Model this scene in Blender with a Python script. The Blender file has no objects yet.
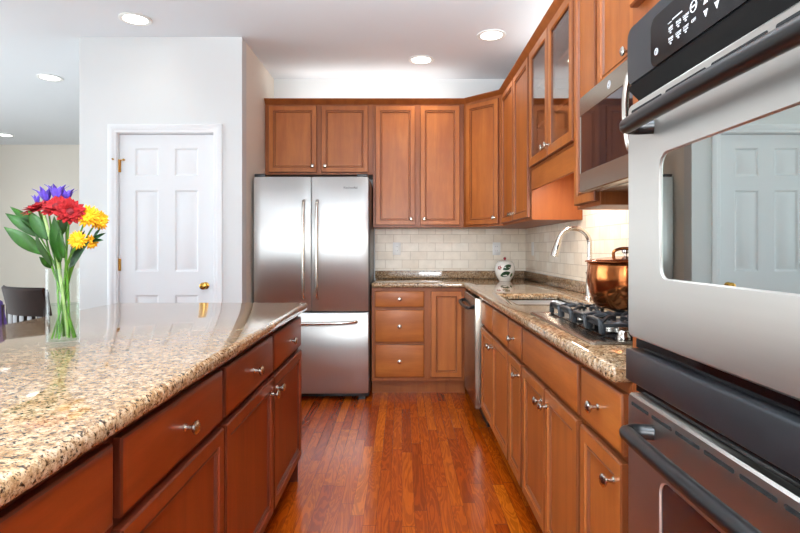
import bpy, bmesh, math, random
from mathutils import Vector, Matrix, Quaternion
PI = math.pi
R = math.radians
random.seed(7)
S = bpy.context.scene
COL = S.collection

# ------------------------------------------------------------------ camera
H = 1.194
cd = bpy.data.cameras.new('camera'); cam = bpy.data.objects.new('camera', cd); COL.objects.link(cam)
cam.location = (0, 0, H); cam.rotation_euler = (PI/2, 0, 0)
cd.sensor_width = 36; cd.lens = 545/800*36; cd.shift_x = -2/800; cd.shift_y = -18.5/800
cd.clip_start = 0.02; cd.clip_end = 100
S.camera = cam
# ------------------------------------------------------------------ world
w = bpy.data.worlds.new('world'); S.world = w; w.use_nodes = True
nt = w.node_tree; bg = nt.nodes['Background']
bg.inputs[0].default_value = (0.85, 0.92, 1.0, 1); bg.inputs[1].default_value = 1.5
# ------------------------------------------------------------------ light
def area(name, loc, rot, sx, sy, power, color=(1, 1, 1), parent=None, spread=None):
    l = bpy.data.lights.new(name, 'AREA'); l.shape = 'RECTANGLE'; l.size = sx; l.size_y = sy
    l.energy = power; l.color = color
    if spread: l.spread = spread
    o = bpy.data.objects.new(name, l); COL.objects.link(o); o.location = loc; o.rotation_euler = rot
    if parent: o.parent = parent
    return o
area('rear_window_daylight', (-1.2, -2.93, 1.27), (R(97), 0, 0), 4.2, 2.3, 50, (0.80, 0.92, 1.0))
area('left_window_daylight', (-6.4, 2.6, 1.4), (R(102), 0, R(-90)), 4.6, 2.1, 105, (0.86, 0.94, 1.0))
area('bounced_flash', (.0, -.45, 1.45), (R(152), 0, R(-12)), 1.0, .8, 205, (0.84, .94, 1.0), spread=R(105))  # added fill aimed upward to brighten the kitchen ceiling
area('camera_flash', (.0, -.9, 1.55), (R(88), 0, R(-5)), 1.1, .9, 7, (.95, .97, 1.0), spread=R(55))  # added soft fill behind the camera, lifts tiles and cabinet fronts
area('dining_bounced_flash', (-4.4, 1.2, 1.0), (R(175), 0, 0), 2.2, 2.2, 7, (0.90, .95, 1.0))  # added upward fill for the ceiling on the dining side
S.view_settings.view_transform = 'Standard'; S.view_settings.look = 'None'
S.view_settings.gamma = 1.0; S.view_settings.use_curve_mapping = False
S.view_settings.exposure = 0.50
S.cycles.use_denoising = True
S.cycles.max_bounces = 9; S.cycles.diffuse_bounces = 5; S.cycles.glossy_bounces = 5
S.cycles.transmission_bounces = 8; S.cycles.transparent_max_bounces = 12
S.cycles.sample_clamp_indirect = 6; S.cycles.caustics_reflective = False; S.cycles.caustics_refractive = False

# ------------------------------------------------------------------ materials
def s2l(c):
    return tuple(((x/255)/12.92 if x/255 <= .04045 else ((x/255+.055)/1.055)**2.4) for x in c) + (1,)
class N:
    def __init__(s, name):
        s.m = bpy.data.materials.new(name); s.m.use_nodes = True
        s.t = s.m.node_tree; s.b = s.t.nodes['Principled BSDF']
    def n(s, typ, **kw):
        x = s.t.nodes.new(typ)
        for k, v in kw.items(): setattr(x, k, v)
        return x
    def l(s, a, b): s.t.links.new(a, b)
    def coord(s, scale=(1, 1, 1), rot=(0, 0, 0), kind='Object'):
        tc = s.n('ShaderNodeTexCoord'); mp = s.n('ShaderNodeMapping')
        mp.inputs['Scale'].default_value = scale; mp.inputs['Rotation'].default_value = rot
        s.l(tc.outputs[kind], mp.inputs[0]); return mp.outputs[0]
    def noise(s, vec, scale, detail=4, rough=.55, dist=0):
        x = s.n('ShaderNodeTexNoise'); x.inputs['Scale'].default_value = scale
        x.inputs['Detail'].default_value = detail; x.inputs['Roughness'].default_value = rough
        x.inputs['Distortion'].default_value = dist
        s.l(vec, x.inputs['Vector']); return x
    def ramp(s, fac, stops):
        x = s.n('ShaderNodeValToRGB'); e = x.color_ramp.elements
        while len(e) < len(stops): e.new(.5)
        for i, (p, c) in enumerate(stops): e[i].position = p; e[i].color = c
        s.l(fac, x.inputs[0]); return x.outputs[0]
    def mix(s, fac, a, b, mode='MIX'):
        x = s.n('ShaderNodeMix', data_type='RGBA', blend_type=mode)
        if isinstance(fac, (int, float)): x.inputs[0].default_value = fac
        else: s.l(fac, x.inputs[0])
        for i, v in ((6, a), (7, b)):
            if isinstance(v, tuple): x.inputs[i].default_value = v
            else: s.l(v, x.inputs[i])
        return x.outputs[2]
    def math(s, op, a, b=0.0, c=0.0):
        x = s.n('ShaderNodeMath', operation=op)
        for i, v in enumerate((a, b, c)):
            if isinstance(v, (int, float)): x.inputs[i].default_value = v
            else: s.l(v, x.inputs[i])
        return x.outputs[0]
    def bump(s, h, strength=.2, dist=.002):
        x = s.n('ShaderNodeBump'); x.inputs['Strength'].default_value = strength
        x.inputs['Distance'].default_value = dist
        s.l(h, x.inputs['Height']); s.l(x.outputs[0], s.b.inputs['Normal'])
    def set(s, **kw):
        for k, v in kw.items():
            k = k.replace('_', ' ')
            i = s.b.inputs[k]
            if hasattr(v, 'links') or isinstance(v, bpy.types.NodeSocket): s.l(v, i)
            else: i.default_value = v
        return s.m
M = {}
def plain(key, rgb, rough=.5, metal=0, var=.06, scale=8, **kw):
    a = N(key); c = s2l(rgb)
    v = a.coord(); nz = a.noise(v, scale, 3)
    lo = tuple(x*(1-var) for x in c[:3]) + (1,); hi = tuple(min(1, x*(1+var)) for x in c[:3]) + (1,)
    col = a.ramp(nz.outputs['Fac'], [(.3, lo), (.7, hi)])
    a.set(Base_Color=col, Roughness=rough, Metallic=metal, **kw)
    M[key] = a.m; return a.m
plain('wall_paint', (216, 218, 218), .75, var=.01, scale=2)
plain('tan_wall_paint', (232, 224, 212), .75, var=.01, scale=2)
plain('carpet', (205, 198, 186), .95, var=.06, scale=200)
plain('ceiling_paint', (225, 229, 234), .9, var=.01, scale=1)
plain('trim_paint', (228, 230, 232), .38, var=.008, scale=3)
plain('nickel', (205, 198, 188), .22, 1, .02)
plain('brass', (200, 150, 70), .22, 1, .03)
plain('black_plastic', (26, 27, 29), .38, 0, .05)
plain('black_gloss', (9, 9, 11), .08, 0, .03)
plain('handle_black', (20, 20, 21), .28, 0, .05)
plain('oven_black', (36, 38, 41), .33, 0, .05)
plain('cast_iron', (30, 34, 38), .42, 0, .15, 60)
plain('maple_glaze', (124, 66, 32), .4)  # glaze in panel grooves, also painted on door edges as their shadow
plain('cherry_glaze', (84, 30, 10), .4)  # island version: groove glaze plus painted edge shadow
plain('burner_cap', (96, 96, 98), .4, .3, .08)
plain('white_plastic', (238, 238, 234), .35, 0, .01)
plain('slot_dark', (12, 12, 12), .9)
plain('leather', (36, 18, 12), .5, 0, .2, 14, Specular_IOR_Level=.2)
plain('dark_wood', (38, 24, 19), .35, 0, .2, 20)
plain('purple_fabric', (74, 54, 112), .85, 0, .15, 60)
plain('print_white', (225, 228, 232), .5, 0, .01)
plain('print_dark', (60, 62, 64), .4, .3, .01)
plain('red_petal', (150, 2, 10), .85, 0, .3, 60)
plain('dark_red_petal', (120, 6, 20), .75, 0, .25, 60)
plain('yellow_petal', (238, 172, 3), .75, 0, .12, 60)
plain('yellow_heart', (232, 160, 10), .8, 0, .25, 300)
plain('red_heart', (110, 8, 18), .8, 0, .3, 300)
plain('purple_petal', (98, 70, 190), .6, 0, .35, 70)
plain('green_leaf', (36, 84, 12), .5, 0, .4, 30)
plain('dark_leaf', (22, 62, 26), .4, 0, .3, 30)
plain('green_stem', (88, 142, 30), .45, 0, .25, 40)
plain('pale_stem', (168, 196, 124), .45, 0, .15, 40)
plain('red_glaze', (150, 20, 40), .15)
plain('steel_sink', (226, 224, 220), .28, 1, .03)
# stainless
ROT = 0.0
def steel(key, rgb, rough, ax):
    a = N(key); sc = [3, 3, 3]; 
    for i in range(3):
        if i != ax: sc[i] = 90
    v = a.coord(tuple(sc)); nz = a.noise(v, 1, 2)
    c = s2l(rgb)
    col = a.ramp(nz.outputs['Fac'], [(.2, tuple(x*.97 for x in c[:3])+(1,)), (.8, c)])
    r = a.n('ShaderNodeMapRange'); r.inputs[3].default_value = rough*.97; r.inputs[4].default_value = rough*1.03
    a.l(nz.outputs['Fac'], r.inputs[0])
    tg = a.n('ShaderNodeTangent', direction_type='RADIAL', axis='Z')
    a.l(tg.outputs[0], a.b.inputs['Tangent'])
    a.set(Base_Color=col, Roughness=r.outputs[0], Metallic=1.0, Anisotropic=.85, Anisotropic_Rotation=ROT)
    M[key] = a.m
steel('stainless', (206, 206, 204), .42, 2)
steel('stainless_wide', (188, 184, 178), .38, 0)
steel('stainless_dark', (166, 154, 140), .26, 0)
a = N('mirror_glass'); v = a.coord(); nz = a.noise(v, 3, 1)
a.set(Base_Color=a.ramp(nz.outputs[0], [(0, s2l((182, 192, 188))), (1, s2l((190, 198, 194)))]), Roughness=.015, Metallic=1.0); M['mirror_glass'] = a.m
a = N('tinted_glass'); v = a.coord(); nz = a.noise(v, 3, 1)
a.set(Base_Color=a.ramp(nz.outputs[0], [(0, s2l((92, 88, 96))), (1, s2l((98, 92, 100)))]), Roughness=.04, Metallic=.9); M['tinted_glass'] = a.m
# clear glass and water: tinted transparency with a soft facing-weighted reflection
def clear(key, tint, base, k, power):
    a = N(key); t = a.n('ShaderNodeBsdfTransparent'); g = a.n('ShaderNodeBsdfGlossy'); g.inputs['Roughness'].default_value = .02
    t.inputs[0].default_value = tint
    lw = a.n('ShaderNodeLayerWeight'); lw.inputs['Blend'].default_value = .5
    f = a.math('ADD', a.math('MULTIPLY', a.math('POWER', lw.outputs['Facing'], power), k), base)
    mx = a.n('ShaderNodeMixShader'); a.l(f, mx.inputs[0]); a.l(t.outputs[0], mx.inputs[1]); a.l(g.outputs[0], mx.inputs[2])
    a.l(mx.outputs[0], a.t.nodes['Material Output'].inputs[0]); M[key] = a.m
clear('pane_glass', (.9, .88, .86, 1), .06, .75, 3)
clear('vase_glass', (.965, .98, .972, 1), .015, .6, 5)
clear('water', (.90, .94, .91, 1), .01, .35, 4)
a = N('lamp_glow'); v = a.coord(); a.set(Base_Color=(1, 1, 1, 1), Emission_Color=(1.0, .96, .9, 1), Emission_Strength=6.0); M['lamp_glow'] = a.m

def wood(key, base, dark, ax, rough=.32, coat=.25):
    a = N(key); sc = [1, 1, 1]
    for i in range(3): sc[i] = 1.0 if i == ax else 9.0
    oi = a.n('ShaderNodeObjectInfo')
    tc = a.n('ShaderNodeTexCoord'); add = a.n('ShaderNodeVectorMath', operation='ADD')
    a.l(tc.outputs['Object'], add.inputs[0])
    m3 = a.n('ShaderNodeVectorMath', operation='SCALE'); a.l(oi.outputs['Location'], m3.inputs[0]); m3.inputs['Scale'].default_value = 1.7
    a.l(m3.outputs[0], add.inputs[1])
    mp = a.n('ShaderNodeMapping'); mp.inputs['Scale'].default_value = sc; a.l(add.outputs[0], mp.inputs[0])
    v = mp.outputs[0]
    big = a.noise(v, 1.6, 3, .5, .6); fine = a.noise(v, 14, 5, .7)
    c1 = a.ramp(big.outputs['Fac'], [(.25, s2l(dark)), (.7, s2l(base))])
    f2 = a.ramp(fine.outputs['Fac'], [(.3, (.80, .78, .76, 1)), (.65, (1, 1, 1, 1))])
    col = a.mix(.55, c1, f2, 'MULTIPLY')
    blot = a.noise(a.coord(), 5, 2)
    b2 = a.ramp(blot.outputs['Fac'], [(.3, (.88, .85, .83, 1)), (.7, (1.04, 1.04, 1.04, 1))])
    col = a.mix(.8, col, b2, 'MULTIPLY')
    a.set(Base_Color=col, Roughness=rough, Coat_Weight=coat, Coat_Roughness=.18, Specular_IOR_Level=.35)
    M[key] = a.m
wood('maple_v', (184, 108, 46), (158, 84, 32), 2, .44, .06)
wood('maple_h', (184, 108, 46), (158, 84, 32), 0, .44, .06)
wood('cherry_v', (136, 54, 17), (112, 40, 11), 2, .4, .08)
wood('cherry_h', (136, 54, 17), (112, 40, 11), 0, .4, .08)
wood('maple_body', (158, 88, 38), (134, 68, 26), 2, .45, .05)  # wood darkened to stand in for shade around the doors
wood('cherry_body', (104, 36, 10), (84, 26, 7), 2, .45, .05)  # same shade darkening for the island frames

# floor planks along Y
a = N('oak_planks'); tc = a.n('ShaderNodeTexCoord'); sx = a.n('ShaderNodeSeparateXYZ'); a.l(tc.outputs['Object'], sx.inputs[0])
PW = .057
u = a.math('DIVIDE', sx.outputs[0], PW); row = a.math('FLOOR', u); fu = a.math('FRACT', u)
wn = a.n('ShaderNodeTexWhiteNoise', noise_dimensions='1D'); a.l(row, wn.inputs['W'])
vv = a.math('ADD', a.math('DIVIDE', sx.outputs[1], .85), a.math('MULTIPLY', wn.outputs['Value'], 7.3))
cell = a.math('FLOOR', vv); fv = a.math('FRACT', vv)
cb = a.n('ShaderNodeCombineXYZ'); a.l(row, cb.inputs[0]); a.l(cell, cb.inputs[1])
wn2 = a.n('ShaderNodeTexWhiteNoise', noise_dimensions='3D'); a.l(cb.outputs[0], wn2.inputs['Vector'])
pc = a.ramp(wn2.outputs['Value'], [(0, s2l((146, 54, 5))), (.25, s2l((172, 72, 7))), (.7, s2l((182, 82, 9))), (1, s2l((202, 102, 18)))])
gv = a.n('ShaderNodeVectorMath', operation='MULTIPLY_ADD'); a.l(tc.outputs['Object'], gv.inputs[0]); gv.inputs[1].default_value = (11, 1.2, 1); a.l(wn2.outputs['Color'], gv.inputs[2])
sc9 = a.n('ShaderNodeVectorMath', operation='SCALE'); a.l(gv.outputs[0], sc9.inputs[0]); sc9.inputs['Scale'].default_value = 1
gv2 = a.n('ShaderNodeVectorMath', operation='ADD'); a.l(sc9.outputs[0], gv2.inputs[0])
sc10 = a.n('ShaderNodeVectorMath', operation='SCALE'); a.l(wn2.outputs['Color'], sc10.inputs[0]); sc10.inputs['Scale'].default_value = 20; a.l(sc10.outputs[0], gv2.inputs[1])
wv = a.noise(gv2.outputs[0], 1.1, 2, .5, 1.2)
rings_ = a.math('SINE', a.math('MULTIPLY', wv.outputs['Fac'], 75))
g1 = a.ramp(rings_, [(0, (.5, .42, .36, 1)), (.35, (1, 1, 1, 1))])
fine = a.noise(gv2.outputs[0], 9, 5, .7)
g2 = a.ramp(fine.outputs['Fac'], [(.3, (.72, .66, .6, 1)), (.6, (1.05, 1.05, 1.05, 1))])
col = a.mix(.55, pc, g1, 'MULTIPLY'); col = a.mix(.7, col, g2, 'MULTIPLY')
eu = a.math('MINIMUM', fu, a.math('SUBTRACT', 1, fu)); ev = a.math('MINIMUM', fv, a.math('SUBTRACT', 1, fv))
e1 = a.math('GREATER_THAN', eu, .018); e2 = a.math('GREATER_THAN', ev, .002)
em = a.math('MULTIPLY', e1, e2)
col = a.mix(em, s2l((110, 44, 12)), col)
a.set(Base_Color=col, Roughness=.22, Specular_IOR_Level=.42)
a.bump(em, .25, .0015); M['oak_planks'] = a.m

# granite
def granite(key):
    a = N(key); v = a.coord()
    n1 = a.noise(v, 62, 6, .72, .3); n2 = a.noise(v, 190, 4, .7); n3 = a.noise(v, 9, 3, .5, .5); n4 = a.noise(v, 105, 3, .6, .3)
    base = a.ramp(n1.outputs['Fac'], [(.32, s2l((92, 66, 42))), (.42, s2l((142, 112, 80))), (.51, s2l((174, 146, 116))), (.64, s2l((200, 180, 154)))])
    sp = a.ramp(n2.outputs['Fac'], [(.37, s2l((60, 42, 30))), (.46, (1, 1, 1, 1))])
    col = a.mix(.85, base, sp, 'MULTIPLY')
    sp2 = a.ramp(n4.outputs['Fac'], [(.38, s2l((52, 36, 26))), (.44, (1, 1, 1, 1))])
    col = a.mix(.9, col, sp2, 'MULTIPLY')
    warm = a.ramp(n3.outputs['Fac'], [(.4, (1.0, .95, .85, 1)), (.62, (1.0, 1.0, 1.0, 1))])
    col = a.mix(1.0, col, warm, 'MULTIPLY')
    a.set(Base_Color=col, Roughness=.05, IOR=1.75)
    M[key] = a.m
granite('granite')
# dark upstand granite is the same stone
# travertine tile
def tile(key, swap):
    a = N(key); tc = a.n('ShaderNodeTexCoord'); sx = a.n('ShaderNodeSeparateXYZ'); a.l(tc.outputs['Object'], sx.inputs[0])
    cb = a.n('ShaderNodeCombineXYZ'); a.l(sx.outputs[1 if swap else 0], cb.inputs[0]); a.l(sx.outputs[2], cb.inputs[1])
    br = a.n('ShaderNodeTexBrick'); br.inputs['Scale'].default_value = 1; br.inputs['Brick Width'].default_value = .153
    br.inputs['Row Height'].default_value = .0775; br.inputs['Mortar Size'].default_value = .0022; br.inputs['Mortar Smooth'].default_value = .3
    br.inputs['Color1'].default_value = s2l((250, 242, 226)); br.inputs['Color2'].default_value = s2l((238, 226, 206)); br.inputs['Mortar'].default_value = s2l((206, 193, 172))
    a.l(cb.outputs[0], br.inputs['Vector'])
    nz = a.noise(tc.outputs['Object'], 14, 5, .6); r = a.ramp(nz.outputs['Fac'], [(.3, (.90, .89, .87, 1)), (.7, (1.05, 1.05, 1.05, 1))])
    col = a.mix(.8, br.outputs['Color'], r, 'MULTIPLY')
    a.set(Base_Color=col, Roughness=.42)
    inv = a.math('SUBTRACT', 1, br.outputs['Fac']); a.bump(inv, .4, .002); M[key] = a.m
tile('travertine_back', False); tile('travertine_side', True)
# copper
a = N('copper'); v = a.coord(); n1 = a.noise(v, 9, 4, .6, .5)
a.set(Base_Color=a.ramp(n1.outputs['Fac'], [(.3, s2l((150, 80, 38))), (.7, s2l((205, 124, 72)))]), Roughness=.16, Metallic=.95); M['copper'] = a.m

# ------------------------------------------------------------------ mesh helpers
class MB:
    def __init__(s): s.bm = bmesh.new()
    def box(s, x0, x1, y0, y1, z0, z1, bev=0, seg=2):
        b = bmesh.new()
        vs = [b.verts.new((x, y, z)) for x in (x0, x1) for y in (y0, y1) for z in (z0, z1)]
        for f in ((0, 1, 3, 2), (4, 6, 7, 5), (0, 4, 5, 1), (2, 3, 7, 6), (0, 2, 6, 4), (1, 5, 7, 3)): b.faces.new([vs[i] for i in f])
        if bev: bmesh.ops.bevel(b, geom=b.edges[:], offset=bev, segments=seg, profile=.5, affect='EDGES')
        return s.add(b)
    def add(s, b, mat=None):
        bmesh.ops.recalc_face_normals(b, faces=b.faces[:])
        if mat: bmesh.ops.transform(b, matrix=mat, verts=b.verts[:])
        me = bpy.data.meshes.new('tmp'); b.to_mesh(me); b.free(); s.bm.from_mesh(me); bpy.data.meshes.remove(me)
        return s
    def loops(s, loops, cap0=True, cap1=True, closed=True, mat=None):
        b = bmesh.new(); L = [[b.verts.new(p) for p in lp] for lp in loops]
        n = len(loops[0])
        for A, B in zip(L, L[1:]):
            for i in range(n if closed else n-1):
                j = (i+1) % n
                try: b.faces.new((A[i], A[j], B[j], B[i]))
                except ValueError: pass
        if cap0: b.faces.new(L[0])
        if cap1: b.faces.new(L[-1])
        return s.add(b, mat)
    def lathe(s, prof, c=(0, 0, 0), n=32, axis='Z', cap0=True, cap1=True):
        lp = []
        for r, z in prof:
            ring = []
            for i in range(n):
                t = 2*PI*i/n; p = (r*math.cos(t), r*math.sin(t), z)
                if axis == 'X': p = (p[2], p[0], p[1])
                if axis == 'Y': p = (p[0], p[2], p[1])
                ring.append((p[0]+c[0], p[1]+c[1], p[2]+c[2]))
            lp.append(ring)
        return s.loops(lp, cap0, cap1)
    def tube(s, pts, r, n=10, flat=1.0):
        pts = [Vector(p) for p in pts]; k = len(pts)
        rs = r if isinstance(r, (list, tuple)) else [r]*k
        t0 = (pts[1]-pts[0]).normalized()
        up = Vector((0, 0, 1)) if abs(t0.z) < .9 else Vector((1, 0, 0))
        nrm = (up - t0*up.dot(t0)).normalized(); lp = []
        for i, p in enumerate(pts):
            t = (pts[min(i+1, k-1)]-pts[max(i-1, 0)]).normalized()
            nrm = (nrm - t*nrm.dot(t)).normalized(); bn = t.cross(nrm)
            lp.append([tuple(p + nrm*rs[i]*math.cos(2*PI*j/n) + bn*rs[i]*flat*math.sin(2*PI*j/n)) for j in range(n)])
        return s.loops(lp)
    def poly(s, pts, z0, z1):   # extruded polygon in XY
        return s.loops([[(x, y, z0) for x, y in pts], [(x, y, z1) for x, y in pts]])
    def build(s, name, mat, parent=None, angle=35, loc=None, rotz=0, glaze=None):
        me = bpy.data.meshes.new(name)
        bmesh.ops.recalc_face_normals(s.bm, faces=s.bm.faces[:])
        s.bm.to_mesh(me); s.bm.free()
        me.polygons.foreach_set('use_smooth', [True]*len(me.polygons)); me.set_sharp_from_angle(angle=R(angle))
        me.materials.append(M[mat] if isinstance(mat, str) else mat)
        if glaze:
            me.materials.append(M[glaze[0]])
            for p in me.polygons:
                if glaze[1](p): p.material_index = 1
        o = bpy.data.objects.new(name, me); COL.objects.link(o)
        if parent: o.parent = parent
        if loc: o.location = loc
        if rotz: o.rotation_euler = (0, 0, rotz)
        return o
def tag(o, label=None, cat=None, group=None, kind=None):
    if label: o['label'] = label
    if cat: o['category'] = cat
    if group: o['group'] = group
    if kind: o['kind'] = kind
    return o
def thing(name, label, cat, loc=(0, 0, 0), rz=0, group=None):
    o = bpy.data.objects.new(name, None); COL.objects.link(o); o.location = loc; o.rotation_euler = (0, 0, rz)
    o.empty_display_size = .05
    return tag(o, label, cat, group)
def dup(root, loc, rz=None, label=None):
    def cp(o, par):
        c = o.copy(); COL.objects.link(c); c.parent = par
        for ch in list(o.children): cp(ch, c)
        return c
    r = cp(root, None); r.location = loc
    if rz is not None: r.rotation_euler = (0, 0, rz)
    if label: r['label'] = label
    return r
def smooth(pts, k=6):
    P = [Vector(p) for p in pts]; out = []
    for i in range(len(P)-1):
        a, b, c, d = P[max(i-1, 0)], P[i], P[i+1], P[min(i+2, len(P)-1)]
        for j in range(k):
            t = j/k
            out.append(.5*((2*b)+(c-a)*t+(2*a-5*b+4*c-d)*t*t+(-a+3*b-3*c+d)*t**3))
    out.append(P[-1]); return out
def rr(x0, x1, z0, z1, r, y, n=6):
    pts = []
    for cx, cz, a0 in ((x1-r, z1-r, 0), (x0+r, z1-r, 90), (x0+r, z0+r, 180), (x1-r, z0+r, 270)):
        for i in range(n+1):
            t = R(a0+90*i/n); pts.append((cx+r*math.cos(t), y, cz+r*math.sin(t)))
    return pts
def rect(x0, x1, z0, z1, y): return [(x0, y, z0), (x1, y, z0), (x1, y, z1), (x0, y, z1)]
def profile(mb, x0, x1, z0, z1, prof, cap1=True):
    return mb.loops([rect(x0+i, x1-i, z0+i, z1-i, y) for i, y in prof], True, cap1)
def struct(mb, name, mat): return tag(mb.build(name, mat), kind='structure')
def quick(name, mat, label, cat, mb): return tag(mb.build(name, mat), label, cat)

# ------------------------------------------------------------------ setting
CH = 2.75; XR = 1.145; YB = 5.02; XP = -1.18; YP = 4.02; XL = -6.5; YF = 8.2; YR = -3.0; XPL = -2.38
struct(MB().box(-2.7, XR+.1, -.9, YF+.1, -.05, 0), 'floor', 'oak_planks')
struct(MB().box(XL-.1, -2.7, YR-.1, YF+.1, -.05, 0).box(-2.7, XR+.1, YR-.1, -.9, -.05, 0), 'floor_carpet', 'carpet')  # pale carpet out of view, added to keep floor bounce neutral
struct(MB().box(XL-.1, XR+.1, YR-.1, YF+.1, CH, CH+.05), 'ceiling', 'ceiling_paint')
struct(MB().box(XP, XR+.1, YB, YB+.1, 0, CH), 'wall_back', 'wall_paint')
struct(MB().box(XR, XR+.1, YR, YB, 0, CH), 'wall_right', 'wall_paint')
struct(MB().box(XP-.1, XP, YP+.11, YB+.1, 0, CH), 'wall_pantry_side', 'tan_wall_paint')
DX0, DX1, DZ = -2.094, -1.394, 2.035
m = MB().box(XPL, DX0-.012, YP, YP+.11, 0, CH).box(DX1+.012, XP, YP, YP+.11, 0, CH).box(DX0-.012, DX1+.012, YP, YP+.11, DZ+.012, CH)
struct(m, 'wall_pantry_front', 'wall_paint')
struct(MB().box(XPL, XPL+.1, YP+.11, YF, 0, CH), 'wall_pantry_left', 'wall_paint')
struct(MB().box(XL, XPL, YF, YF+.1, 0, CH), 'wall_far', 'tan_wall_paint')
# left and rear walls with window openings
def wall_win_x(x0, x1, ya, yb, wa, wb, z0, z1, name):
    m = MB().box(x0, x1, ya, wa, 0, CH).box(x0, x1, wb, yb, 0, CH).box(x0, x1, wa, wb, 0, z0).box(x0, x1, wa, wb, z1, CH)
    struct(m, name, 'wall_paint')
wall_win_x(XL-.1, XL, YR, YF, .2, 5.0, .3, 2.5, 'wall_left')
m = MB().box(XL, -3.4, YR-.1, YR, 0, CH).box(1.0, XR+.1, YR-.1, YR, 0, CH).box(-3.4, 1.0, YR-.1, YR, 0, .05).box(-3.4, 1.0, YR-.1, YR, 2.5, CH)
struct(m, 'wall_rear', 'wall_paint')
m = MB()
for y in (.2, 1.75, 3.35, 4.95): m.box(XL-.07, XL-.02, y, y+.05, .3, 2.5)
m.box(XL-.07, XL-.02, .2, 5.0, .3, .35).box(XL-.07, XL-.02, .2, 5.0, 2.45, 2.5)
struct(m, 'window_1', 'trim_paint')
m = MB()
for x in (-3.4, -1.97, -.5, .95): m.box(x, x+.05, YR-.07, YR-.02, .05, 2.5)
m.box(-3.4, 1.0, YR-.07, YR-.02, .05, .10).box(-3.4, 1.0, YR-.07, YR-.02, 2.45, 2.5)
struct(m, 'window_2', 'trim_paint')
struct(MB().box(XPL, DX0-.075, YP-.012, YP, 0, .11, .003).box(DX1+.075, XP, YP-.012, YP, 0, .11, .003), 'baseboard_pantry', 'trim_paint')
struct(MB().box(XL, XPL, YF-.012, YF, 0, .11, .003), 'baseboard_far', 'trim_paint')

# pantry door
d = tag(bpy.data.objects.new('door_1', None), kind='structure'); COL.objects.link(d); d.location = (DX0, YP+.02, 0)
DW_ = DX1-DX0
xs = [0, .118, .284, .404, .592-.006, DW_]; xs = [0, .116, .290, .410, .584, DW_]
zs = [.008, .22, .845, 1.021, 1.622, 1.727, 1.934, DZ]
m = MB(); b = bmesh.new()
for i in range(5):
    for j in range(7):
        x0, x1, z0, z1 = xs[i], xs[i+1], zs[j], zs[j+1]
        if i in (1, 3) and j in (1, 3, 5):
            L = [[b.verts.new(p) for p in rect(x0+q, x1-q, z0+q, z1-q, y)] for q, y in ((0, 0), (.012, .009), (.024, .009), (.042, .002))]
            for A, B in zip(L, L[1:]):
                for k in range(4): b.faces.new((A[k], A[(k+1) % 4], B[(k+1) % 4], B[k]))
            b.faces.new(L[-1])
        else:
            b.faces.new([b.verts.new(p) for p in rect(x0, x1, z0, z1, 0)])
bmesh.ops.remove_doubles(b, verts=b.verts[:], dist=.0001)
m.add(b); m.loops([rect(0, DW_, .008, DZ, .0), rect(0, DW_, .008, DZ, .035)], False, True)
slab = m.build('door_panel', 'trim_paint', d)
k = MB().lathe([(.027, 0), (.027, -.004), (.012, -.008), (.010, -.03), (.020, -.036), (.027, -.05), (.024, -.062), (.010, -.068)], (DW_-.062, 0, .915), 24, 'Y')
k.build('door_knob', 'brass', slab)
def hinge(z):
    h = MB().tube([(-.003, -.006, z-.045), (-.003, -.006, z+.045)], .007).box(.0, .012, -.002, .001, z-.045, z+.045)
    h.tube([(-.003, -.006, z+.045), (-.003, -.006, z+.052)], .004)
    return h
h = hinge(1.80); h.tube([(-.03, -.03, 1.847), (-.003, -.008, 1.845), (.05, -.03, 1.842)], .004, 8).lathe([(.008, 0), (.008, -.012)], (.05, -.03, 1.842), 12, 'Y').lathe([(.007, 0), (.007, -.012)], (-.03, -.03, 1.847), 12, 'Y')
h.build('hinge', 'brass', d); hinge(1.07).build('hinge', 'brass', d); hinge(.25).build('hinge', 'brass', d)
# casing as a swept profile round the opening
def casing(x0, x1, z1, w=.064):
    m = MB()
    prof = [(0, 0), (0, -.008), (.006, -.013), (.022, -.013), (.027, -.017), (w-.006, -.019), (w, -.016), (w, 0)]
    lp = []
    for q, y in prof: lp.append([(x0-q, y, 0), (x0-q, y, z1+q), (x1+q, y, z1+q), (x1+q, y, 0)])
    m.loops(lp, False, False, closed=False)
    return m
casing(-.006, DW_+.006, DZ+.006).build('casing', 'trim_paint', d, loc=(0, -.02, 0))
# strike-side jamb and head
MB().box(-.012, -.003, -.02, .09, 0, DZ+.012).box(DW_+.003, DW_+.012, -.02, .09, 0, DZ+.012).box(-.003, DW_+.003, -.02, .09, DZ+.003, DZ+.012).build('jamb', 'trim_paint', d)

# ------------------------------------------------------------------ cabinets
DOORP = [(0, .020), (0, .004), (.004, 0), (.039, 0), (.0415, .007), (.044, .0075), (.048, .0035), (.053, .0035), (.057, .011), (.061, .011)]
DRAWP = [(0, .020), (0, .007), (.004, .003), (.013, 0)]
def knob(parent, x, z, y=0):
    mb = MB().lathe([(.009, 0), (.009, -.002), (.0055, -.005), (.0055, -.017), (.011, -.020), (.0165, -.025), (.0165, -.029), (.011, -.033), (.004, -.034)], (x, y, z), 20, 'Y')
    return mb.build('knob', 'nickel', parent)
def carcass(w, z0, z1, dep, toe=True, plate=True, top=True):
    """local: x 0..w, front frame at y .022, back at y=dep"""
    f = .022; t = .018; m = MB(); zb = z0; dep -= .002
    m.box(0, t, f+.018, dep, zb, z1).box(w-t, w, f+.018, dep, zb, z1)
    m.box(t, w-t, f+.018, dep, zb, zb+t).box(t, w-t, dep-.008, dep, zb+t, z1)
    if top: m.box(t, w-t, f+.018, dep-.008, z1-t, z1)
    if plate: m.box(0, w, f, f+.018, zb, z1, .001, 1)
    if toe: m.box(0, w, f+.07, f+.088, 0, zb)
    return m
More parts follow.
